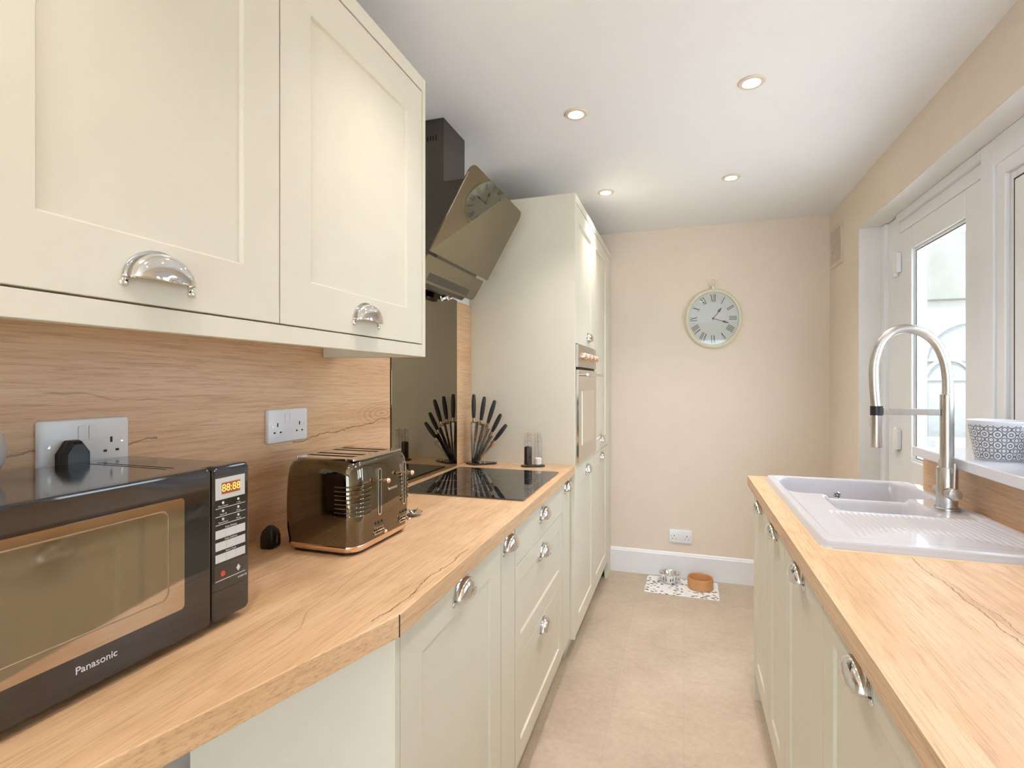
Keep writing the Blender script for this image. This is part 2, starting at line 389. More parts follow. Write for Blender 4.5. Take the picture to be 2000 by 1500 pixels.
# added_fill_window : unseen glazing added behind the camera to let in fill daylight
w2 = bpy.data.objects.new('added_fill_window', None); COL.objects.link(w2); struct(w2)
b = MB()
for x0 in (-.86, -.05):
    b.box(x0, x0+.06, -2.56, -2.49, 0, 2.1).box(x0+.75, x0+.81, -2.56, -2.49, 0, 2.1).box(x0+.06, x0+.75, -2.56, -2.49, 0, .08).box(x0+.06, x0+.75, -2.56, -2.49, 2.02, 2.1)
b.build('window_frame', 'upvc', w2, bevel=.004)
for x0 in (-.86, -.05): MB().box(x0+.061, x0+.749, -2.53, -2.524, .081, 2.019).build('glass', 'pane', w2)

# ------------------------------------------------------------------ recessed ceiling lights
def downlight():
    t = empty('ceiling_downlight', (0, 0, CE), '', 'light')
    a = .889
    MB().lathe([(.043, 0), (.044, -.002), (.041, -.005), (.030, -.006), (.026, -.003), (.024, .0)], (0, 0, 0), seg=40, cap=False).build('bezel', 'vent', t, True)
    MB().lathe([(.0245, -.0015), (.0235, -.0032), (.001, -.0036)], (0, 0, 0), seg=32).build('lamp_lens', 'lamp', t, True)
    return t
dl = downlight()
for i, (x, y, lb) in enumerate(((-.389, 1.966, 'lit round recessed downlight above the cooker hood side, nearer of the left pair'),
        (.2203, 1.944, 'lit round recessed downlight nearest the window, largest of the four seen'),
        (-.398, 2.83, 'lit round recessed downlight beside the tall oven cupboards'),
        (.2258, 2.819, 'lit round recessed downlight in the ceiling in front of the wall clock'),
        (-.39, 1.08, 'lit round recessed downlight over the toaster, out of view'), (.22, 1.07, 'lit round recessed downlight over the sink drainer, out of view'),
        (-.39, .2, 'lit round recessed downlight over the microwave end, out of view'), (.22, .2, 'lit round recessed downlight over the near worktop, out of view'))):
    t = dl if i == 0 else copy_tree(dl)
    t.location = (x, y, CE); tag(t, lb, 'light', 'recessed ceiling downlights')
    l = bpy.data.lights.new('downlight_beam', 'SPOT'); l.energy = 20 if y > 1.5 else 12; l.spot_size = math.radians(104); l.spot_blend = 1; l.color = (1, .93, .87); l.shadow_soft_size = .03
    lo = bpy.data.objects.new('downlight_beam', l); COL.objects.link(lo); lo.location = (x, y, CE-.012)

# ------------------------------------------------------------------ cabinets
def cup_handle(parent, y, z):
    b = MB(); a, h, D = .047, .041, .027; nt, nb = 24, 10; G = []
    for j in range(nb+1):
        be = PI/2*j/nb; row = []
        for i in range(nt+1):
            th = PI*i/nt
            row.append(b.b.verts.new((.0015+D*math.cos(be)**.55, -a*math.cos(th)*math.sin(be)**.75, h*math.sin(th)*math.sin(be)**.75)))
        G.append(row)
    for j in range(nb):
        for i in range(nt):
            if j == 0:
                b.b.faces.new((G[0][0], G[1][i], G[1][i+1])) if True else None
            else: b.b.faces.new((G[j][i], G[j+1][i], G[j+1][i+1], G[j][i+1]))
    for v in G[0][1:]: b.b.verts.remove(v)
    # flange on the door face
    po, pi_ = [], []
    for i in range(nt+1):
        th = PI*i/nt; po.append((-(a+.006)*math.cos(th), (h+.006)*math.sin(th)-.002)); pi_.append((-(a-.003)*math.cos(th), (h-.004)*math.sin(th)-.002))
    for xa, xb in ((0, .002),):
        lo1 = b._v([(xa, *p) for p in po]); lo2 = b._v([(xa, *p) for p in pi_]); hi1 = b._v([(xb, *p) for p in po]); hi2 = b._v([(xb, *p) for p in pi_])
        for i in range(nt):
            b.b.faces.new((hi1[i], hi1[i+1], hi2[i+1], hi2[i])); b.b.faces.new((lo1[i], lo1[i+1], hi1[i+1], hi1[i])); b.b.faces.new((lo2[i], lo2[i+1], hi2[i+1], hi2[i]))
    for s_ in (-1, 1):
        b.ball((.002, s_*(a+.003), -.006), .006, .5, 1, 1.1, 12)
    o = b.build('handle', 'chrome', parent, True, ang=50); o.location = (0, y, z)
    m = o.modifiers.new('solid', 'SOLIDIFY'); m.thickness = .0012
    plabel(o, 'polished chrome cup handle'); return o

def shaker(parent, y0, y1, z0, z1, name='door', frame=.082, flat=False, fz=None, rec=.007):
    b = MB(); T = .019
    if flat: b.box(-T, 0, y0, y1, z0, z1)
    else:
        fz = fz or frame
        yi0, yi1, zi0, zi1 = y0+frame, y1-frame, z0+fz, z1-fz; c = .002
        O = [(0, y0, z0), (0, y1, z0), (0, y1, z1), (0, y0, z1)]
        I = [(0, yi0, zi0), (0, yi1, zi0), (0, yi1, zi1), (0, yi0, zi1)]
        R = [(-rec, yi0+c, zi0+c), (-rec, yi1-c, zi0+c), (-rec, yi1-c, zi1-c), (-rec, yi0+c, zi1-c)]
        B = [(-T, *p[1:]) for p in O]
        o_, i_, r_, k_ = [b._v(q) for q in (O, I, R, B)]
        for n in range(4):
            m = (n+1) % 4
            b.b.faces.new((o_[n], o_[m], i_[m], i_[n])); b.b.faces.new((i_[n], i_[m], r_[m], r_[n])); b.b.faces.new((k_[n], k_[m], o_[m], o_[n]))
        b.b.faces.new(r_); b.b.faces.new(k_[::-1])
    return b.build(name, 'cream', parent, bevel=.0012)

def cabinet(name, loc, rz, wdt, z0, z1, depth, label, cat='cabinet', group=None):
    t = empty(name, (loc[0], loc[1], 0), label, cat, rz, group)
    MB().box(-depth, -.021, .0005, wdt-.0005, z0, z1).build('carcass', 'cream', t)
    return t
G = .0015
TILT = math.atan(.0165)
def lf(y): return -.451-.0165*(y-.77)-.024          # door face line of the left run
def left_unit(y0, y1, label, group='base cabinets under the left worktop'):
    t = cabinet('base_cabinet', (lf(y0), y0), TILT, (y1-y0), .10, .868, .46, label, group=group)
    return t, y1-y0
# left base run
t, W = left_unit(.815, 1.378, 'cream base cabinet with one shaker door, nearest under the left worktop')
MB().box(-.46, 0, -.018, -.0003, .0, .869).build('end_panel', 'cream', t, bevel=.001)
dr = shaker(t, G, W-G, .11, .866, frame=.085); cup_handle(dr, W/2, .815)
t, W = left_unit(1.38, 1.512, 'narrow cream pull-out cabinet between door cabinet and drawers, left run')
dr = shaker(t, G, W-G, .11, .866, flat=True); cup_handle(dr, W/2, .815)
t, W = left_unit(1.514, 2.218, 'wide cream three-drawer cabinet under the hob', )
d = shaker(t, G, W-G, .733, .866, 'drawer', flat=True); cup_handle(d, W/2+.0, .80)
d = shaker(t, G, W-G, .442, .730, 'drawer', frame=.06, fz=.06); cup_handle(d, W/2, .665)
d = shaker(t, G, W-G, .11, .439, 'drawer', frame=.06, fz=.06); cup_handle(d, W/2, .39)
t, W = left_unit(2.22, 2.388, 'narrow cream pull-out cabinet between drawers and tall oven housing')
dr = shaker(t, G, W-G, .11, .866, flat=True); cup_handle(dr, W/2, .815)
tag(MB().box(0, .016, 0, 1.568, 0, .099).build('kickboard', 'cream'), 'long cream kickboard recessed below the left cabinets', 'kickboard')
kb = bpy.data.objects['kickboard']; kb.location = (lf(.82)-.055, .82, 0); kb.rotation_euler = (0, 0, TILT)
# tall housing
TF = -.478
th = empty('oven_housing', (TF, 2.41, 0), 'tall cream housing around the built-in oven, side panel facing the hob', 'cabinet', 0, 'tall cream cupboards')
MB().box(WL-TF+.002, 0, -.018, 0, .10, 2.176).box(WL-TF+.002, -.072, -.018, 0, 0, .1005).build('side_panel', 'cream', th, bevel=.001)
b = MB().box(WL-TF+.002, -.021, .0005, .512, .10, .868).box(WL-TF+.002, -.021, .0005, .512, 1.479, 2.174).box(WL-TF+.002, -.40, .0005, .512, .869, 1.478).box(-.40, -.001, .0005, .512, .872, .906)
b.build('carcass', 'cream', th)
MB().box(-.071, -.055, .0005, .513, 0, .0995).build('kickboard', 'cream', th)
dr = shaker(th, G, .512, .11, .885, frame=.075); cup_handle(dr, .30, .832)
dr = shaker(th, G, .512, 1.48, 2.135, frame=.075); cup_handle(dr, .33, 1.512)
MB().box(-.02, .002, 0, .513, 2.138, 2.176).build('top_rail', 'cream', th, bevel=.001)
tt = empty('larder_cupboard', (TF, 2.925, 0), 'tall cream two-door larder cupboard beside the far wall', 'cabinet', 0, 'tall cream cupboards')
MB().box(WL-TF+.002, -.021, .0005, .71, .10, 2.174).build('carcass', 'cream', tt)
MB().box(-.071, -.055, .0005, .545, 0, .0995).build('kickboard', 'cream', tt)
dr = shaker(tt, G, .545, .11, .885, frame=.075); cup_handle(dr, .29, .832)
dr = shaker(tt, G, .545, .888, 2.135, frame=.075); cup_handle(dr, .29, .935)
MB().box(-.02, 0, .548, .715, .0, 2.135).build('filler_panel', 'cream', tt, bevel=.001)
MB().box(-.02, .002, 0, .715, 2.138, 2.176).build('top_rail', 'cream', tt, bevel=.001)
# oven
ov = empty('built_in_oven', (TF, 2.4115, .908), 'built-in single oven with rose gold knobs in the tall housing', 'oven')
MB().box(-.38, .0, .006, .509, 0, .566).build('body', 'black', ov)
MB().box(0, .012, .002, .512, .460, .567).build('control_panel', 'bronze', ov, bevel=.001)
plabel(MB().box(0, .004, .004, .510, .449, .459).build('air_gap', 'slotdark', ov), 'dark slot above the door')
od = MB().box(0, .014, .002, .512, .0, .448).build('oven_door', 'ovenglass', ov, bevel=.001)
MB().box(.0142, .0148, .085, .435, .085, .345).build('door_window', 'ovenwin', od)
b = MB().tube([(.050, .03, .425), (.050, .485, .425)], .007).tube([(.014, .06, .425), (.05, .06, .425)], .005).tube([(.014, .455, .425), (.05, .455, .425)], .005)
plabel(b.build('handle', 'steel', od, True), 'horizontal bar handle')
for y in (.09, .20, .31, .42):
    Mx = Matrix.Translation((.012, y, .513)) @ Matrix.Rotation(PI/2, 4, 'Y')
    b = MB().lathe([(.020, 0), (.020, .004), (.0165, .006), (.0155, .026), (.014, .028)], seg=24, M4=Mx)
    plabel(b.build('knob', 'copper', ov, True), 'rose gold round knob')
# wall cabinets
WX = -.70
def wall_unit(y0, y1, label):
    t = empty('wall_cabinet', (WX, y0, 0), label, 'cabinet', 0, 'cream wall cabinets')
    W = y1-y0
    MB().box(WL-WX+.002, -.021, .0005, W-.0005, 1.405, 2.117).build('carcass', 'cream', t)
    dr = shaker(t, G, W-G, 1.406, 2.115, frame=.082, fz=.09); cup_handle(dr, W/2, 1.437)
    return t
wall_unit(.312, .774, 'cream wall cabinet above the microwave with the larger looking handle')
tw = wall_unit(.774, 1.320, 'cream wall cabinet above the toaster, next to the cooker hood')
MB().box(WL-WX+.002, .001, .5465, .564, 1.3695, 2.157).build('end_panel', 'cream', tw, bevel=.001)
b = MB().box(WX-.02, WX+.001, -.62, 1.3195, 1.3700, 1.403).box(WL+.0125, WX-.0205, 1.272, 1.3195, 1.3700, 1.403)
tag(b.build('light_rail', 'cream', bevel=.001), 'cream rail running along the underside of the wall cabinets', 'rail')
tag(MB().box(WX-.02, WX+.001, -.62, 1.3195, 2.119, 2.157).build('cornice_rail', 'cream', bevel=.001), 'cream cornice strip along the top of the wall cabinets', 'rail')
t = wall_unit(-.15, .312, 'cream wall cabinet at the near end, outside the picture')
t = wall_unit(-.62, -.152, 'cream wall cabinet furthest behind the camera, outside the picture')

# right base run
RXF = .275; RT = 2.335
for y0, y1, lb in ((1.982, 2.335, 'cream base cabinet at the far end under the sink bowl'), (1.668, 1.980, 'narrow cream base cabinet, second from the far end of the sink run'),
                   (1.234, 1.666, 'cream base cabinet under the sink drainer, third from the far end'), (.730, 1.232, 'cream base cabinet nearest the camera on the sink side, fourth from the far end'),
                   (.226, .728, 'cream base cabinet under the near end of the right worktop, hidden below it'), (-.6, .224, 'wide cream base cabinet behind the camera on the sink side')):
    W = y1-y0
    t = cabinet('base_cabinet', (RXF, y1), PI, W, .10, .70, .56, lb, group='base cabinets under the right worktop')
    MB().box(-.05, -.021, .0005, W-.0005, .701, .868).build('front_rail', 'cream', t)
    dr = shaker(t, G, W-G, .11, .866, frame=.075); cup_handle(dr, W/2, .812)
    if y1 > 2.3: MB().box(-.56, 0, -.018, -.0003, .10, .868).build('end_panel', 'cream', t, bevel=.001); MB().box(-.56, -.001, -.018, -.0003, 0, .0995).build('panel_foot', 'cream', t)
tag(MB().box(RXF+.05, RXF+.066, -.6, 2.33, 0, .099).build('kickboard', 'cream'), 'long cream kickboard recessed below the sink cabinets', 'kickboard')

# ------------------------------------------------------------------ worktops and splashbacks
HX = lambda y: -.451-.0165*(y-.77)
poly = [(WL+.002, -.62), (-.87, -.62), (-.62, .17), (-.565, .37), (-.509, .57), (-.451, .772), (HX(2.389), 2.389), (WL+.002, 2.389)]
tag(MB().prism(poly, .872, .910).build('worktop', 'oak', bevel=.0015), 'long oak effect worktop with angled near end carrying the microwave, toaster and hob', 'worktop')
wt_ = bpy.data.objects['worktop']; plabel(MB().box(-.4565, -.4500, .7700, .7712, .8722, .9098).build('edge_joint', 'slotdark', wt_), 'thin dark joint in the front edge')
# right worktop with a cut-out below the sink
SX0, SX1, SY0, SY1 = .305, .797, 1.378, 2.29
b = MB().box(.252, .335, -.6, 2.362, .872, .910).box(.772, .848, -.6, 2.362, .872, .910).box(.335, .772, -.6, 1.41, .872, .910).box(.335, .772, 2.262, 2.362, .872, .910)
bmesh.ops.remove_doubles(b.b, verts=b.b.verts[:], dist=.0001)
tag(b.build('worktop', 'oak_right'), 'oak effect worktop on the right holding the white sink', 'worktop')
tag(MB().box(.802, .848, -.6, 2.20, .911, 1.043).build('splashback_panel', 'oak'), 'low oak effect upstand below the window sill behind the tap', 'splashback')
tag(MB().box(WL+.001, WL+.011, -.62, 1.640, .911, 1.404).build('splashback_panel', 'oak_splash'), 'long oak effect splashback behind the microwave and toaster', 'splashback')
tag(MB().box(WL+.001, WL+.011, 2.216, 2.391, .911, 1.672).build('splashback_panel', 'oak'), 'narrow oak effect splashback between dark glass and tall panel', 'splashback')
tag(MB().box(WL+.001, WL+.015, 1.644, 2.213, .911, 1.674).build('glass_splashback', 'smoke', bevel=.0008), 'dark smoked mirror glass splashback behind the hob', 'splashback')

# ------------------------------------------------------------------ hob
hob = empty('ceramic_hob', (-.727, 1.895, .9105), 'black ceramic glass hob set in the left worktop', 'hob', TILT)
b = MB().prism(rrect(-.228, .228, -.275, .275, .006), 0, .005); b.build('glass_top', 'hob', hob, bevel=.001)
b = MB()
def annulus(b, cx, cy, r, wd=.0008, z=.0052):
    n = 64; A = b._v([(cx+r*math.cos(2*PI*i/n), cy+r*math.sin(2*PI*i/n), z) for i in range(n)]); B = b._v([(cx+(r+wd)*math.cos(2*PI*i/n), cy+(r+wd)*math.sin(2*PI*i/n), z) for i in range(n)])
    for i in range(n): b.b.faces.new((A[i], A[(i+1) % n], B[(i+1) % n], B[i]))
for cx, cy, r in ((-.125, -.13, .09), (-.125, .14, .065), (.07, -.14, .065), (.07, .13, .085)): annulus(b, cx, cy, r)
for k in range(5): b.box(.19, .194, -.08+k*.04, -.074+k*.04, .0051, .0053)
plabel(b.build('zone_marking', 'hobmark', hob), 'thin pale ring markings of the cooking zones')

# ------------------------------------------------------------------ cooker hood
hd = empty('cooker_hood', (0, 0, 0), 'angled black glass cooker hood with square chimney above the hob', 'cooker hood')
b = MB().box(WL+.001, -.880, 1.833, 2.038, 2.032, 2.319); b.build('chimney', 'hooddark', hd, bevel=.001)
b = MB()
for k in range(6): b.box(-.975+k*.012, -.969+k*.012, 1.8322, 1.8328, 2.235, 2.255)
plabel(b.build('vent_slot', 'slotdark', hd), 'row of small dark vent slots')
body = [(WL+.001, 1.690), (-.925, 1.655), (-.900, 1.675), (-.862, 1.745), (-.715, 2.03), (WL+.001, 2.03)]
MB().prism(body, 1.73, 2.11, 'y').build('housing', 'hooddark', hd, bevel=.001)
def plate(name, mat, A, B, y0, y1, r, th, rt=True, rb=True):      # slanted glass plate between edge points A (top) and B (bottom) in the xz plane
    dx, dz = A[0]-B[0], A[1]-B[1]; L = math.hypot(dx, dz); ux, uz = dx/L, dz/L; nx, nz = uz, -ux
    pts = [p for p in rrect(y0, y1, 0, L, r)] ; out = []
    if not rt: pts = [(y0, 0)] + [p for p in pts]  # unused
    b = MB(); lo = b._v([(B[0]+ux*v, y, B[1]+uz*v) for y, v in pts]); hi = b._v([(B[0]+ux*v+nx*th, y, B[1]+uz*v+nz*th) for y, v in pts]); n = len(pts)
    b.b.faces.new(lo[::-1]); b.b.faces.new(hi)
    for i in range(n): b.b.faces.new((lo[i], lo[(i+1) % n], hi[(i+1) % n], hi[i]))
    return b.build(name, mat, hd, bevel=.0008)
# upper panel: round top corners, square bottom corners
def plate2(name, A, B, y0, y1, rt, rb, th=.006):
    dx, dz = A[0]-B[0], A[1]-B[1]; L = math.hypot(dx, dz); ux, uz = dx/L, dz/L; nx, nz = uz, -ux
    pts = []
    for cy, cv, r, a in ((y1, 0, rb, -PI/2), (y1, L, rt, 0), (y0, L, rt, PI/2), (y0, 0, rb, PI)):
        sy = -1 if cy == y1 else 1; sv = 1 if cv == 0 else -1
        for k in range(9): pts.append((cy+sy*r+r*math.cos(a+k*PI/16), cv+sv*r+r*math.sin(a+k*PI/16)))
    b = MB(); lo = b._v([(B[0]+ux*v, y, B[1]+uz*v) for y, v in pts]); hi = b._v([(B[0]+ux*v+nx*th, y, B[1]+uz*v+nz*th) for y, v in pts]); n = len(pts)
    b.b.faces.new(lo[::-1]); b.b.faces.new(hi)
    for i in range(n): b.b.faces.new((lo[i], lo[(i+1) % n], hi[(i+1) % n], hi[i]))
    return b.build(name, 'smoke', hd, bevel=.0008)
plate2('glass_panel', (-.683, 2.048), (-.850, 1.760), 1.645, 2.215, .035, .002, .006)
lp = plate2('control_panel', (-.862, 1.754), (-.912, 1.668), 1.66, 2.197, .002, .03, .006)
b = MB()
for k, s_ in enumerate((.0035, .002, .0025, .002, .0035)):
    y = 1.905+k*.013; b.box(-.8770, -.8762, y, y+s_, 1.7135-.001, 1.7135+s_)
plabel(b.build('touch_symbol', 'hobmark', lp), 'tiny pale touch control symbols')
Mx = Matrix.Translation((-.955, 2.02, 1.664)) @ Matrix.Rotation(math.radians(-22), 4, 'Y')
b = MB().lathe([(.034, .0), (.034, .012), (.028, .012), (.028, .004), (.001, .003)], seg=28, M4=Mx @ Matrix.Rotation(PI, 4, 'X')); b.build('lamp', 'chrome', hd, True)

# ------------------------------------------------------------------ sockets
def socket(x, y, z, rz, label, plugged=False):
    t = empty('double_socket', (x, y, z), label, 'socket', rz, 'white double sockets')
    w_, h_ = .072, .043          # local: x out of wall, y width, z height
    R = [[(.0, a*s_, c*s2) for a, c in rrect(-w_, w_, -h_, h_, .006)] for s_, s2 in ((1, 1),)]
    def rr(k, x_): return [(x_, a, c) for a, c in rrect(-w_+k, w_-k, -h_+k, h_-k, .006)]
    MB().loft([rr(0, 0), rr(0, .006), rr(.001, .0082), rr(.003, .009)]).build('faceplate', 'plastic', t, True, ang=50)
    for s_ in (-1, 1):
        b = MB().prism(rrect(s_*.0085-.0065, s_*.0085+.0065, .006, .032, .003), .009, .0105, 'x')
        b.build('switch', 'plastic', t, bevel=.0008)
        if not (plugged and s_ < 0):
            b = MB().box(.0088, .0093, s_*.040-.002, s_*.040+.002, -.002, .008)
            for q in (-1, 1): b.box(.0088, .0093, s_*.040+q*.0105-.003, s_*.040+q*.0105+.003, -.0185, -.0145)
            plabel(b.build('pin_hole', 'slotdark', t), 'dark pin openings')
        Mx = Matrix.Translation((.009, s_*.0585, 0)) @ Matrix.Rotation(PI/2, 4, 'Y')
        MB().lathe([(.0028, 0), (.0028, .0006), (.0006, .0003)], seg=14, M4=Mx).build('screw', 'steel', t, True)
    return t
socket(WL+.0112, .635, 1.192, 0, 'white double socket behind the microwave with a black plug in it', True)
socket(WL+.0112, 1.125, 1.185, 0, 'white double socket on the oak splashback above the toaster')
socket(-.019, YB-.0003, .272, -PI/2, 'white double socket low on the far wall above the skirting')
# plug in the first socket
pl = empty('black_plug', (WL+.0206, .606, 1.185), 'black three-pin plug in the socket behind the microwave', 'plug')
sh = [(-.022, -.030), (.022, -.030), (.022, -.006), (.008, .016), (-.008, .016), (-.022, -.006)]
def sc(k, x): return [(x, a*k, (c+.008)*k-.008) for a, c in sh]
MB().loft([sc(1, 0), sc(1, .014), sc(.94, .020), sc(.72, .0235)]).build('plug_body', 'black', pl, bevel=.002)
plabel(MB().tube([(.012, 0, -.0305), (.013, 0, -.04), (.018, -.004, -.055), (.02, -.006, -.09), (.015, .0, -.2), (.012, .01, -.27)], .0035, 12).build('cable', 'black', pl, True), 'black cable dropping behind the microwave')

# ------------------------------------------------------------------ microwave
mw = empty('microwave', (0, 0, 0), 'black microwave oven with mirrored door window on the left worktop', 'microwave')
Y0, Y1, Z0, Z1, XF, XR = .262, .698, .924, 1.164, -.695, -.966
MB().box(XR, XF-.022, Y0+.002, Y1-.003, Z0, Z1).build('casing', 'mwtop', mw, bevel=.004, seg=3)
for x in (-.94, -.74):
    for y in (.30, .66): MB().lathe([(.012, .911), (.014, .9235)], (x, y, 0), seg=20).build('foot', 'black', mw, True)
md = MB().prism(rrect(Y0, .6235, Z0-.002, Z1+.002, .008), XF-.021, XF, 'x').build('door', 'blackgloss', mw, bevel=.004, seg=3)
MB().prism(rrect(.30, .577, .968, 1.130, .006), XF+.0001, XF+.0008, 'x').build('door_window', 'mwwin', md)
b = MB(); o1 = rrect(.318, .553, .990, 1.118, .012); i1 = rrect(.3205, .5505, .9925, 1.1155, .010); n = len(o1)
A = b._v([(XF+.0008, *p) for p in o1]); B_ = b._v([(XF+.0018, *p) for p in [(.5*(u[0]+v[0]), .5*(u[1]+v[1])) for u, v in zip(o1, i1)]]); C_ = b._v([(XF+.0008, *p) for p in i1])
for i in range(n):
    b.b.faces.new((A[i], A[(i+1) % n], B_[(i+1) % n], B_[i])); b.b.faces.new((B_[i], B_[(i+1) % n], C_[(i+1) % n], C_[i]))
b.build('window_bead', 'mwwin', md, True)
text('brand_lettering', 'Panasonic', .0125, 'print', md, faceX(XF+.0006, .457, .9505))
cp = MB().prism(rrect(.6255, Y1, Z0-.002, Z1+.002, .010), XF-.021, XF-.0002, 'x').build('control_panel', 'blackgloss', mw, bevel=.004, seg=3)
x1 = XF+.0004
plabel(MB().box(XF-.0004, x1, .631, .688, 1.113, 1.147).build('display_surround', 'print', cp), 'pale grey rectangle round the clock display')
plabel(MB().box(x1, x1+.0003, .642, .678, 1.121, 1.139).build('display', 'display', cp), 'amber clock display')
text('display_digits', '88:88', .0165, 'digits', cp, faceX(x1+.0008, .660, 1.130), .0001)
for z in (1.099, 1.086, 1.073, .985): plabel(MB().box(XF-.0004, x1, .631, .689, z, z+.0008).build('printed_line', 'print', cp), 'thin pale printed line')
for i, (za, zb, s_) in enumerate(((1.052, 1.065, 'Auto Reheat'), (1.033, 1.046, 'Auto Defrost'), (1.014, 1.027, 'Auto Cook'))):
    bt = MB()
    for k in range(3): bt.box(XF-.0004, x1, .631+k*.0194, .6500+k*.0194, za, zb)
    plabel(bt.build('button_strip', 'print', cp), 'pale grey row of three touch buttons')
    text('button_caption', s_, .0045, 'print', cp, faceX(x1, .660, zb+.0030), .0001)
for s_, y, z in (('Micro Power', .645, 1.1025), ('1 min', .675, 1.1025), ('Quick 30', .645, 1.0895), ('10 sec', .675, 1.0895), ('Timer/Clock', .645, 1.0765), ('10 min', .675, 1.0765)):
    text('key_caption', s_, .0036, 'print', cp, faceX(x1, y, z), .0001)
    Mx = Matrix.Translation((XF-.0002, y, z+.0050)) @ Matrix.Rotation(PI/2, 4, 'Y')
    MB().lathe([(.0021, 0), (.0021, .0006)], seg=12, M4=Mx).build('key_symbol', 'print', cp)
Mx = Matrix.Translation((XF-.0002, .645, .995)) @ Matrix.Rotation(PI/2, 4, 'Y')
plabel(MB().lathe([(.0045, 0), (.0045, .0006)], seg=8, M4=Mx).build('stop_symbol', 'red', cp), 'red stop symbol')
plabel(MB().prism([(.675-.004, .995), (.675, .995-.0055), (.679, .995), (.675, 1.0005)], XF-.0004, x1, 'x').build('start_symbol', 'print', cp), 'pale diamond start symbol')
text('inverter_lettering', 'INVERTER', .0042, 'print', cp, faceX(x1, .683, .979), .0001)
plabel(MB().box(XF-.0004, x1-.0002, .627, .690, .9695, .9701).build('release_seam', 'slotdark', cp), 'dark seam above the door release')
b = MB()
for k in range(2): b.box(-.93, -.76, .60+k*.012, .6012+k*.012, Z1-.0002, Z1+.0004)
plabel(b.build('top_seam', 'slotdark', mw), 'thin dark seams on top')

# rounded white jar standing on the microwave at the picture edge
j = MB().lathe([(.018, 0), (.030, .006), (.040, .022), (.042, .042), (.038, .060), (.024, .074), (.010, .079), (.006, .080)], (-.922, .446, Z1+.0005), sx=.84, sy=.84, seg=40)
tag(j.build('round_jar', 'ceramic', smooth=True), 'white rounded pot on top of the microwave, cut off by the left edge', 'jar')

# ------------------------------------------------------------------ toaster
TC = (-.785, 1.107)
to = empty('toaster', (TC[0], TC[1], .911), 'black chrome four-slice toaster with rose gold base beside the microwave', 'toaster')
hx, hy = .101, .128
def tr(k, z, r=.034): return [(a, c, z) for a, c in rrect(-hx+k, hx-k, -hy+k, hy-k, r, 8)]
MB().loft([tr(.012, .001), tr(.012, .006)]).build('foot_plate', 'black', to)
plabel(MB().loft([tr(.009, .006), tr(.005, .008), tr(.003, .018), tr(.004, .0205)]).build('base_band', 'copper', to, True, ang=60), 'rose gold base band')
prof = [(.004, .0207), (.001, .05), (0, .09), (.0005, .13), (.002, .165), (.005, .19), (.010, .203), (.018, .209)]
bd = MB().loft([tr(k, z) for k, z in prof]).build('toaster_body', 'toaster', to, True, ang=60)
for k in range(8):
    z = .088+k*.0095; b = MB(); pts = []
    path = [p for p in rrect(-hx+.0003, hx+.0005, -hy+.0003-.0005, hy+.0002, .034, 10)]
    seg1 = [p for p in path if p[0] > hx-.034 and p[1] < -hy+.062]     # near corner
    p0 = [(hx-.052, -hy)] + seg1[:] + [(hx+.0005, -hy+.062)]
    b.tube([(p[0], p[1], z) for p in p0], .0016, 8); b.build('grip_rib', 'toaster', bd, True)
    MB().tube([(p[0], -p[1], z) for p in p0], .0016, 8).build('grip_rib', 'toaster', bd, True)
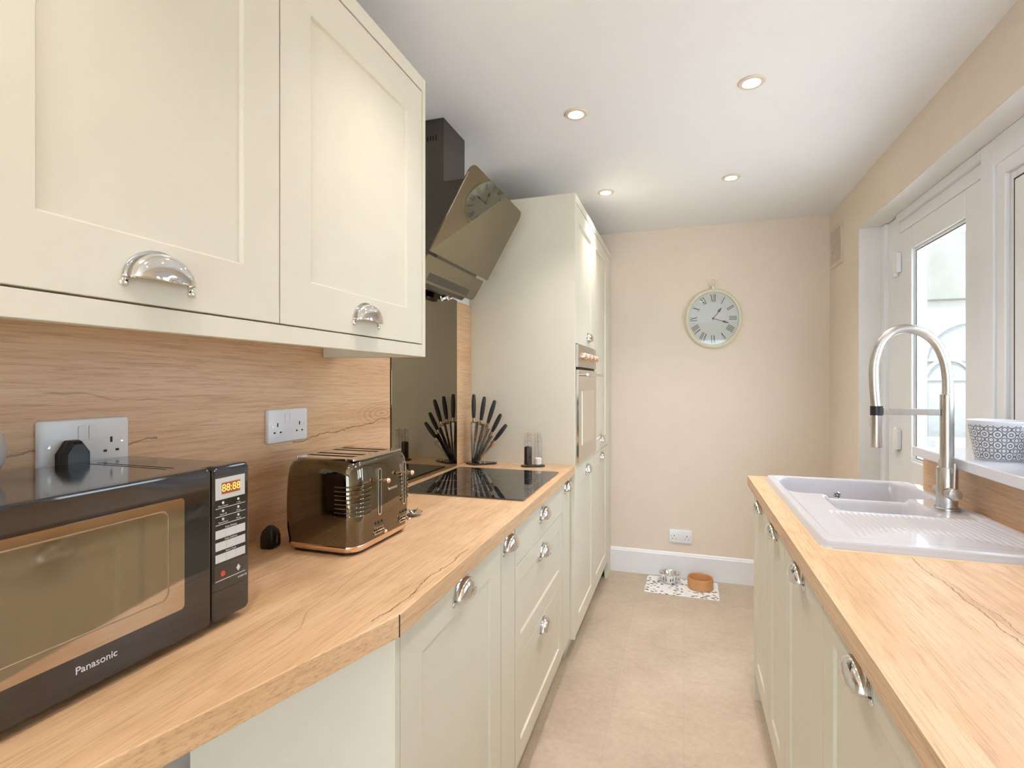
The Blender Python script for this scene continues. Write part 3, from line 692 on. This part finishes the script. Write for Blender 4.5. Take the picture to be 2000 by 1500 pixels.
# top plate with four slots
b = MB(); zt0, zt1 = .2092, .2135; ys = [-.066, -.030, .030, .066]; sw = .0085; xa, xb = -.072, .060
kx0, kx1, ky = -hx+.022, hx-.018, hy-.024
cur = -ky
b.prism(rrect(kx0, xa, -ky, ky, .004), zt0, zt1); b.prism(rrect(xb, kx1, -ky, ky, .004), zt0, zt1)
for y in ys: b.box(xa, xb, cur, y-sw, zt0, zt1); cur = y+sw
b.box(xa, xb, cur, ky, zt0, zt1)
plabel(b.build('top_plate', 'chrome', to, bevel=.001), 'bright chrome top plate with four slots')
for y in ys: MB().box(xa+.001, xb-.001, y-sw+.001, y+sw-.001, .2091, .2098).build('bread_slot', 'slotdark', to)
for yl in (-.030, .083):
    x = hx-.0008
    b = MB(); o1 = rrect(yl-.007, yl+.007, .073, .184, .0068); i1 = rrect(yl-.0042, yl+.0042, .076, .181, .0041); n = len(o1)
    A = b._v([(x+.0022, *p) for p in o1]); I_ = b._v([(x+.0022, *p) for p in i1]); A2 = b._v([(x-.003, *p) for p in o1]); I2 = b._v([(x-.003, *p) for p in i1])
    for i in range(n):
        m_ = (i+1) % n; b.b.faces.new((A[i], A[m_], I_[m_], I_[i])); b.b.faces.new((A2[i], A2[m_], A[m_], A[i])); b.b.faces.new((I2[i], I2[m_], I_[m_], I_[i]))
    plabel(b.build('lever_track', 'chrome', to), 'bright chrome lever surround')
    MB().prism(i1, x-.003, x+.0012, 'x').build('lever_slot', 'slotdark', to)
    b = MB().tube([(x, yl, .156), (x+.020, yl, .156)], .003, 10).ball((x+.024, yl, .156), .0065)
    plabel(b.build('lever', 'copper', to, True), 'rose gold push-down lever')
    b = MB().prism(rrect(yl-.022, yl+.020, .030, .039, .004), x-.003, x+.0018, 'x'); fr = plabel(b.build('dial_surround', 'chrome', to), 'bright chrome slider surround')
    MB().prism(rrect(yl-.019, yl+.017, .0325, .0365, .0018), x+.0018, x+.0022, 'x').build('dial_slot', 'slotdark', fr)
    plabel(MB().tube([(x, yl+.005, .0345), (x+.012, yl+.005, .0345)], .0025, 10).ball((x+.014, yl+.005, .0345), .0045).build('browning_slider', 'copper', to, True), 'rose gold browning slider')
    for k in range(3):
        Mx = Matrix.Translation((x+.0012, yl-.013+k*.013, .056)) @ Matrix.Rotation(PI/2, 4, 'Y')
        MB().lathe([(.0032, -.003), (.0032, .0008), (.002, .0014)], seg=14, M4=Mx).build('button', 'hooddark', to, True)
    b = MB()
    for k in range(5): b.box(x+.0002, x+.0008, yl-.018+k*.008, yl-.0165+k*.008, .0435, .0455)
    b.build('dial_mark', 'print', to)
plabel(MB().box(hx-.0004, hx+.0016, .010, .048, .124, .130).build('name_badge', 'chrome', to, bevel=.0005), 'small bright metal badge')
pg = MB().loft([[(x*k, y*k, z) for x, y in rrect(-.017, .017, -.020, .020, .008, 5)] for k, z in ((.93, 0), (1, .004), (1, .026), (.86, .038), (.5, .046), (.3, .050))]).build('plug_body', 'black', None, True, ang=50)
tp_ = empty('loose_plug', (-.925, .992, .9105), 'small black plug standing on the worktop by the splashback behind the toaster', 'plug', .2); pg.parent = tp_
plabel(MB().box(.0171, .0178, -.004, .0, .010, .034).build('plug_pin', 'chrome', tp_), 'thin bright metal pin')
# small chrome trinket
td = empty('trinket_dish', (-.748, 1.355, .9105), 'small shiny metal dish on the worktop just past the toaster', 'dish')
MB().lathe([(.014, 0), (.020, .003), (.026, .009), (.027, .010), (.025, .010), (.019, .0045), (.004, .003)], seg=32).build('dish', 'chrome', td, True)
MB().tube([(.013*math.cos(a*PI/12), .013*math.sin(a*PI/12), .012+.004*math.sin(a*PI/6)) for a in range(24)]+[(.013, 0, .012)], .0025, 8).build('ring', 'chrome', td, True)

# ------------------------------------------------------------------ knife block and knives
KC = Vector((-.905, 2.292, .911))
kb_ = empty('knife_stand', KC, 'black based clear acrylic stand fanning five knives beside the splashback', 'knife stand')
b = MB().prism([(-.072, .012), (-.066, -.028), (-.020, -.046), (.068, .016), (.064, .040), (-.060, .046)], 0, .008); b.build('base', 'blackgloss', kb_, bevel=.002)
angs = [0, 9, 18, 27.5, 38]; lens = [.185, .178, .172, .140, .110]
for i in range(6):
    a = math.radians([-1.5, 4.5, 13.5, 22.5, 32, 44][i]); L = [.188, .19, .185, .17, .145, .12][i]
    Mx = Matrix.Translation((-.042+.0045*i, 0, .009)) @ Matrix.Rotation(a, 4, 'Y')
    plabel(MB().box(-.0012, .0012, -.014, .018, 0, L, Mx).build('divider', 'blackgloss' if i < 5 else 'acrylic', kb_), 'dark edged acrylic divider between knives')
for q in (.006, .018):
    plabel(MB().lathe([(.005, 0), (.005, .004), (.003, .006)], (.0+q*1.5-.005, -.03+q, .008), seg=16).build('rivet', 'copper', kb_, True), 'small rose gold rivet')
def knife(i, label):
    a = math.radians(angs[i]); L = lens[i]
    t = empty('kitchen_knife', KC+Vector((-.036+.0045*i, -.006+.004*i, .0095)), label, 'knife', 0, 'knives fanned in the stand')
    t.rotation_euler = (0, a, 0)
    wB = [.022, .021, .020, .017, .014][i]
    prof = [(-wB*.42, L), (wB*.42, L), (wB*.5, L*.8), (wB*.42, L*.35), (wB*.10, .004), (-wB*.42, .012)]
    MB().prism(prof, -.0012, .0012, 'y').build('blade', 'blade', t)
    b = MB().loft([[(x*k, y*k2, z) for x, y in rrect(-.0075, .0075, -.006, .006, .005, 4)] for k, k2, z in ((1.1, .6, L-.002), (1.05, .9, L+.006), (.85, .95, L+.016), (.9, 1, L+.022))])
    plabel(b.build('bolster', 'copper', t, True, ang=60), 'rose gold bolster')
    H = .112 if i < 3 else .095
    rs = [(.8, 0), (.95, .1), (1.15, .3), (1.22, .5), (1.15, .72), (.98, .9), (.8, .985), (.5, 1)]
    b = MB().loft([[(x*k*.92, y*k, L+.022+z*H) for x, y in rrect(-.009, .009, -.0075, .0075, .006, 4)] for k, z in rs])
    b.build('grip', 'handle', t, True, ang=60)
for i, lb in enumerate(('upright black handled knife at the left end of the fan', 'black handled knife second from the left in the fan', 'black handled knife in the middle of the fan',
                        'shorter black handled knife second from the right in the fan', 'shortest black handled knife leaning furthest right in the fan')): knife(i, lb)

# ------------------------------------------------------------------ salt and pepper
ty = MB().prism(rrect(-.055, .055, -.024, .024, .022, 8), 0, .006)
o = ty.build('mill_tray', 'handle', bevel=.0015); o.location = (-.655, 2.302, .911); o.rotation_euler = (0, 0, .35)
tag(o, 'small dark oval tray under the salt and pepper mills', 'tray')
def mill(loc, kind, label):
    t = empty(kind+'_mill', loc, label, 'mill')
    MB().lathe([(.019, 0), (.020, .002), (.020, .014), (.0185, .016)], seg=28).build('base', 'acrylic' , t, True)
    MB().lathe([(.0185, .016), (.0185, .105), (.017, .108)], seg=28, cap=False).build('glass_body', 'acrylic', t, True)
    top = .085 if kind == 'pepper' else .034
    plabel(MB().lathe([(.0165, .004), (.0175, .012), (.0172, top-.004), (.012, top)], seg=24).build('contents', kind, t, True), 'black peppercorns inside' if kind == 'pepper' else 'white salt inside')
    MB().tube([(0, 0, .01), (0, 0, .14)], .0016, 8).build('spindle', 'steel', t, True)
    MB().lathe([(.017, .108), (.0185, .112), (.0185, .122), (.012, .127), (.0165, .134), (.0165, .141), (.008, .1455)], seg=28).build('head', 'acrylic', t, True)
    MB().ball((0, 0, .147), .0035).build('nut', 'chrome', t, True)
mill((-.676, 2.294, .9175), 'pepper', 'clear pepper mill full of dark peppercorns on the tray')
mill((-.634, 2.310, .9175), 'salt', 'clear salt mill with white salt at the bottom, right of the pepper')

# ------------------------------------------------------------------ sink (single moulded basin surface)
def rd(x, y, x0, x1, y0, y1, r):
    cx, cy = (x0+x1)/2, (y0+y1)/2; dx = abs(x-cx)-((x1-x0)/2-r); dy = abs(y-cy)-((y1-y0)/2-r)
    return math.hypot(max(dx, 0), max(dy, 0))+min(max(dx, dy), 0)-r
def sst(a, b_, x): t_ = max(0, min(1, (x-a)/(b_-a))); return t_*t_*(3-2*t_)
def sink_h(x, y):
    h = .931
    d0 = rd(x, y, SX0, SX1, SY0, SY1, .03)
    h -= .018*(sst(-.014, 0, d0))**2
    h -= .006*sst(0, -.010, rd(x, y, SX0+.026, .765, SY0+.045, SY1-.022, .03))          # recessed field
    if y < 1.86 and x > .70: pass
    dm = rd(x, y, .345, .755, 1.985, 2.262, .045)
    dh = rd(x, y, .435, .685, 1.745, 1.965, .03)
    h -= .175*sst(.004, -.022, dm)
    h -= .085*sst(.004, -.020, dh)*(1-sst(.004, -.022, dm))
    h -= .012*sst(.010, -.005, rd(x, y, .455, .675, 1.90, 2.04, .02))*(1-sst(.004, -.022, dm))*(1-sst(.004, -.02, dh))
    # drainer ribs, staggered ends
    if x > .395 and x < .775 and y < 1.74:
        end = 1.50+.10*math.sin((x-.39)*9)-.05
        k = sst(end-.02, end+.06, y)*(1-sst(1.715, 1.735, y))*sst(.395, .41, x)*(1-sst(.755, .775, x))
        h += .005*k*(math.cos(2*PI*(x-.40)/.030)**2*2-1)
        h -= .004*k*sst(1.45, 1.73, y)
    return h
b = MB(); NX, NY = 165, 305; g = []
for i in range(NX+1):
    row = []
    for k in range(NY+1):
        x = SX0+(SX1-SX0)*i/NX; y = SY0+(SY1-SY0)*k/NY; d0 = rd(x, y, SX0, SX1, SY0, SY1, .03)
        if d0 > 0:      # pull corner vertices onto the rounded outline
            cx = min(max(x, SX0+.03), SX1-.03); cy = min(max(y, SY0+.03), SY1-.03); v = Vector((x-cx, y-cy)); v = v.normalized()*.03; x, y = cx+v.x, cy+v.y
        row.append(b.b.verts.new((x, y, sink_h(x, y))))
    g.append(row)
for i in range(NX):
    for k in range(NY): b.b.faces.new((g[i][k], g[i+1][k], g[i+1][k+1], g[i][k+1]))
edge = [g[i][0] for i in range(NX)]+[g[NX][k] for k in range(NY)]+[g[i][NY] for i in range(NX, 0, -1)]+[g[0][k] for k in range(NY, 0, -1)]
low = [b.b.verts.new((v.co.x, v.co.y, .9105)) for v in edge]
for i in range(len(edge)):
    m_ = (i+1) % len(edge); b.b.faces.new((edge[i], edge[m_], low[m_], low[i]))
sk = b.build('kitchen_sink', 'ceramic', smooth=True, ang=75)
tag(sk, 'white ceramic one and a half bowl sink with ribbed drainer', 'sink')
Mx = Matrix.Translation((.548, 2.2475, .874)) @ Matrix.Rotation(PI/2, 4, 'X')
ovf = plabel(MB().lathe([(.012, 0), (.012, .004), (.0105, .006), (.0095, .004)], seg=28, M4=Mx).build('overflow', 'chrome', sk, True), 'round chrome overflow grille')
b = MB()
for k in range(5):
    a = 2*PI*k/5+.3; b.lathe([(.0026, .0045), (.0026, .0052)], seg=12, M4=Mx @ Matrix.Translation((.0058*math.cos(a), .0058*math.sin(a), 0)))
b.build('grille_hole', 'slotdark', ovf)
for cx, cy, z in ((.55, 2.12, .7555), (.56, 1.855, .8405)):
    plabel(MB().lathe([(.038, 0), (.038, .002), (.030, .0015), (.028, -.001), (.001, -.001)], (cx, cy, z), sx=.9, sy=.9, seg=32).build('waste', 'chrome', sk, True), 'round chrome waste')
b = MB(); o1 = rrect(SX0-.0035, SX1+.002, SY0-.0035, SY1+.003, .033, 10); i1 = rrect(SX0+.001, SX1-.001, SY0+.001, SY1-.001, .029, 10); n = len(o1)
A = b._v([(*p, .9102) for p in o1]); B_ = b._v([(*p, .9135) for p in i1])
for i in range(n): b.b.faces.new((A[i], A[(i+1) % n], B_[(i+1) % n], B_[i]))
b.build('sealant_bead', 'silicone', sk)

# ------------------------------------------------------------------ tap
TX, TY = .733, 1.85
tp = empty('kitchen_tap', (TX, TY, .9255), 'tall brushed steel pull-down tap with arched hose behind the sink bowl', 'tap')
MB().lathe([(.031, 0), (.031, .006), (.029, .008)], seg=40).build('base_ring', 'steel', tp, True)
MB().lathe([(.0255, .008), (.0255, .122), (.0245, .124)], seg=40).build('tap_body', 'steel', tp, True)
MB().lathe([(.0168, .124), (.0168, .335), (.015, .337)], seg=32).build('riser', 'steel', tp, True)
raw = [(.733, 1.25), (.735, 1.277), (.7325, 1.33), (.7225, 1.378), (.703, 1.418), (.672, 1.446), (.632, 1.4585), (.597, 1.450), (.571, 1.424), (.556, 1.385), (.5495, 1.34), (.5505, 1.28), (.5545, 1.226)]
pts = []
for i in range(len(raw)-1):
    P = [Vector((raw[max(0, min(len(raw)-1, i+q))][0]-TX, 0, raw[max(0, min(len(raw)-1, i+q))][1]-.926)) for q in (-1, 0, 1, 2)]
    for k in range(5):
        u = k/5; pts.append(.5*((2*P[1])+(P[2]-P[0])*u+(2*P[0]-5*P[1]+4*P[2]-P[3])*u*u+(3*P[1]-P[0]-3*P[2]+P[3])*u**3))
pts.append(Vector((raw[-1][0]-TX, 0, raw[-1][1]-.926)))
MB().tube(pts, .0135, 20).build('hose', 'hose', tp, True)
b = MB(); dv = .5560-TX
b.lathe([(.0145, .175), (.0150, .178), (.0140, .280)], (dv, 0, 0), seg=28); b.box(dv-.016, dv-.012, -.004, .004, .235, .262); b.build('spray_head', 'steel', tp, True)
plabel(MB().lathe([(.0165, .272), (.0165, .300)], (dv, 0, 0), seg=28).build('hose_clip', 'black', tp, True), 'dark clip ring holding the spray head')
MB().box(dv+.0165, -.0180, -.006, .006, .2745, .2935).build('support_arm', 'steel', tp, bevel=.001)
for s_ in (-1, 1):
    Mx = Matrix.Translation((0, s_*.020, .052)) @ Matrix.Rotation(-s_*PI/2, 4, 'X')
    v_ = MB().lathe([(.0175, 0), (.0175, .028), (.0160, .034), (.006, .036)], seg=28, M4=Mx).build('valve_knob', 'steel', tp, True)
    MB().tube([(0, s_*.044, .060), (.001, s_*.044, .140)], .0042, 14).build('lever', 'steel', v_, True)

# ------------------------------------------------------------------ planters on the sill
def pot(loc, label):
    o = MB().lathe([(.001, .0), (.050, .0), (.053, .003), (.0685, .106), (.0700, .110), (.0695, .113), (.066, .113), (.064, .108), (.052, .012), (.001, .010)], seg=56, cap=False).build('plant_pot', 'pot', smooth=True)
    o.location = loc; return tag(o, label, 'plant pot', 'patterned pots on the window sill')
pot((.862, 1.868, 1.0752), 'white pot with grey lattice print on the window sill, behind the tap')
pot((.862, 1.60, 1.0752), 'white pot with grey lattice print cut off by the right edge of the photo')

# ------------------------------------------------------------------ wall clock (back wall)
ck = empty('wall_clock', (.183, YB, 1.709), 'round cream pocket-watch style wall clock with roman numerals', 'clock', 0)
AX = .90
MX = Matrix.Rotation(PI/2, 4, 'X')      # lathe axis z -> -y
def clathe(prof, **k): return MB().lathe(prof, sx=AX, seg=72, M4=MX, **k)
clathe([(.192, .0005), (.194, .006), (.193, .018), (.186, .028), (.180, .032), (.174, .029), (.171, .020), (.170, .012)], cap=False).build('case', 'clockframe', ck, True, ang=60)
fc = clathe([(.1715, .010), (.1715, .012)]).build('face', 'clockface', ck)
nm = ['XII', 'I', 'II', 'III', 'IIII', 'V', 'VI', 'VII', 'VIII', 'IX', 'X', 'XI']
def bar(b, x0, y0, x1, y1, wd, T):
    d_ = Vector((x1-x0, y1-y0)); L = d_.length; d_.normalize(); n_ = Vector((-d_.y, d_.x))*wd/2
    q = [Vector((x0, y0))+n_, Vector((x0, y0))-n_, Vector((x1, y1))-n_, Vector((x1, y1))+n_]
    lo = b._v([T @ Vector((p.x, p.y, .0121)) for p in q]); hi = b._v([T @ Vector((p.x, p.y, .0126)) for p in q])
    b.b.faces.new(hi)
    for i in range(4): b.b.faces.new((lo[i], lo[(i+1) % 4], hi[(i+1) % 4], hi[i]))
for hnum, s_ in enumerate(nm):
    b = MB(); a = -hnum*PI/6
    T = MX @ Matrix.Diagonal((AX, 1, 1, 1)) @ Matrix.Rotation(a, 4, 'Z') @ Matrix.Translation((0, .133, 0))
    wd = {'I': .010, 'V': .021, 'X': .020}; tot = sum(wd[c] for c in s_); x = -tot/2; h_ = .025
    for c in s_:
        cx = x+wd[c]/2
        if c == 'I': bar(b, cx, -h_, cx, h_, .0042, T)
        if c == 'V': bar(b, cx-.007, h_, cx, -h_, .0045, T); bar(b, cx+.007, h_, cx, -h_, .0018, T)
        if c == 'X': bar(b, cx-.007, h_, cx+.007, -h_, .0045, T); bar(b, cx+.007, h_, cx-.007, -h_, .0018, T)
        x += wd[c]
    b.build('numeral', 'ink', fc)
def hand(ang, L, wd):
    T = MX @ Matrix.Diagonal((AX, 1, 1, 1)) @ Matrix.Rotation(-ang, 4, 'Z')
    sh_ = [(-.0018, -.01), (.0018, -.01), (.0018, L*.58), (wd, L*.68), (.0012, L), (-.0012, L), (-wd, L*.68), (-.0018, L*.58)]
    b = MB(); lo = b._v([T @ Vector((*p, .0140)) for p in sh_]); hi = b._v([T @ Vector((*p, .0155)) for p in sh_]); b.b.faces.new(hi); b.b.faces.new(lo[::-1])
    for i in range(8): b.b.faces.new((lo[i], lo[(i+1) % 8], hi[(i+1) % 8], hi[i]))
    return b
hand(math.radians(40), .088, .009).build('hour_hand', 'hand', ck); hand(math.radians(107), .110, .007).build('minute_hand', 'hand', ck)
clathe([(.007, .012), (.007, .017), (.004, .018)]).build('centre_cap', 'hand', ck)
clathe([(.171, .0200), (.171, .0212)]).build('glass', 'acrylic', ck)
b = MB().lathe([(.010, .190), (.012, .200), (.008, .206), (.008, .212)], (0, -.016, 0), seg=20)
b.tube([(.024*AX*math.cos(a*PI/14), -.016, .236+.024*math.sin(a*PI/14)) for a in range(29)], .0035, 10)
b.build('hanging_loop', 'clockframe', ck, True)

# ------------------------------------------------------------------ pet bowls
mt = MB().prism(rrect(-.218, .218, -.145, .145, .012), 0, .0025).build('placemat', 'mat'); mt.location = (-.012, 3.462, .0006); mt.rotation_euler = (0, 0, -.015)
tag(mt, 'white rectangular mat with dark animal spots on the floor under the pet bowls', 'mat')
b = MB().lathe([(.040, 0), (.043, .002), (.047, .03), (.060, .056), (.068, .060), (.0685, .0615), (.062, .061), (.052, .052), (.042, .010), (.001, .006)], seg=56)
o = b.build('pet_bowl', 'chrome', smooth=True); o.location = (-.085, 3.525, .0033); tag(o, 'shiny flared stainless steel pet bowl on the spotted mat', 'bowl')
b = MB().lathe([(.070, 0), (.0765, .003), (.0775, .062), (.0765, .067), (.072, .067), (.069, .060), (.067, .014), (.001, .010)], seg=56)
o = b.build('pet_bowl', 'terracotta', smooth=True); o.location = (.10, 3.49, .0033); tag(o, 'tan stoneware pet bowl on the right of the spotted mat', 'bowl')

# ------------------------------------------------------------------ wall vent
vt = empty('wall_vent', (WR-.0005, 3.480, 2.088), 'beige louvred vent high on the right wall in the far corner', 'vent')
b = MB(); ring(b, -.008, 0, -.118, .118, -.118, .118, .022); b.box(-.003, 0, -.096, .096, -.096, .096)
b.build('vent_frame', 'vent', vt, bevel=.002)
for k in range(13):
    z = -.088+k*.0146; Mx = Matrix.Translation((-.006, 0, z)) @ Matrix.Rotation(math.radians(35), 4, 'Y')
    MB().box(-.005, .005, -.094, .094, -.001, .001, Mx).build('louvre', 'vent', vt)

# ------------------------------------------------------------------ garden seen through the glass
o = MB().box(-9, 14, -14, 14, -.25, -.15).build('patio_ground', 'paving'); struct(o)
o = tag(MB().box(.9, 4.2, 5.6, 5.8, -.15, 2.02).build('garden_wall', 'render'), 'bright white rendered garden wall outside the glazed door', 'wall')
o = tag(MB().box(.9, 4.2, 5.56, 5.82, 2.021, 2.62).build('concrete_lintel', 'concrete', bevel=.01), 'weathered grey concrete band on top of the garden wall', 'lintel')
def arch(cx, y, z0, w_, h_, t_, label):
    t = empty('arched_mirror', (cx, y, z0), label, 'mirror', 0, 'arched garden mirrors')
    def outline(r, zb): return [(-r, zb)]+[(-r*math.cos(PI*k/24), h_+r*math.sin(PI*k/24)) for k in range(25)]+[(r, zb)]
    o1, i1 = outline(w_, 0), outline(w_-t_, t_); b = MB(); n = len(o1)
    F, Fi, K, Ki = [b._v([(p[0], yy, p[1]) for p in q]) for q, yy in ((o1, -.03), (i1, -.03), (o1, 0), (i1, 0))]
    for i in range(n):
        m_ = (i+1) % n; b.b.faces.new((F[i], F[m_], Fi[m_], Fi[i])); b.b.faces.new((F[i], F[m_], K[m_], K[i])); b.b.faces.new((Fi[i], Fi[m_], Ki[m_], Ki[i]))
    b.build('arch_frame', 'antique', t)
    MB().prism(i1, -.012, -.006, 'y').build('mirror_glass', 'mirrorg', t)
    b = MB().box(-.012, .012, -.025, -.012, t_, h_+w_-t_)
    b.box(-w_+t_, w_-t_, -.024, -.012, h_-.012, h_+.012); b.build('glazing_bar', 'antique', t)
arch(2.38, 5.595, .3, .36, 1.19, .04, 'large pale arched garden mirror on the white wall')
arch(2.10, 5.30, .3, .17, 1.02, .02, 'small pale arched garden mirror standing in front of the large one')
pt = empty('garden_planter', (2.12, 5.0, -.15), 'pale blue grey garden planter with a small plant below the arches', 'planter')
b = MB().box(-.26, .26, -.12, .12, 0, 1.0); b.build('tub', 'zinc', pt, bevel=.01)
b = MB()
for k in range(26):
    a = random.random()*2*PI; r = random.uniform(.03, .12); l = random.uniform(.08, .2)
    p = Vector((.1+r*math.cos(a)*.4, r*math.sin(a)*.4, 1.0)); q = p+Vector((math.cos(a)*r, math.sin(a)*r, l)); m_ = (p+q)/2; n_ = Vector((-math.sin(a), math.cos(a), 0))*.018
    v = b._v([p, m_+n_, q, m_-n_]); b.b.faces.new(v)
b.build('foliage', 'leaf', pt)
# support for hanging mirrors off the ground
tag(MB().box(1.8, 2.8, 5.2, 5.594, -.15, .299).build('garden_bench', 'render', bevel=.01), 'low white masonry ledge along the foot of the garden wall', 'ledge')
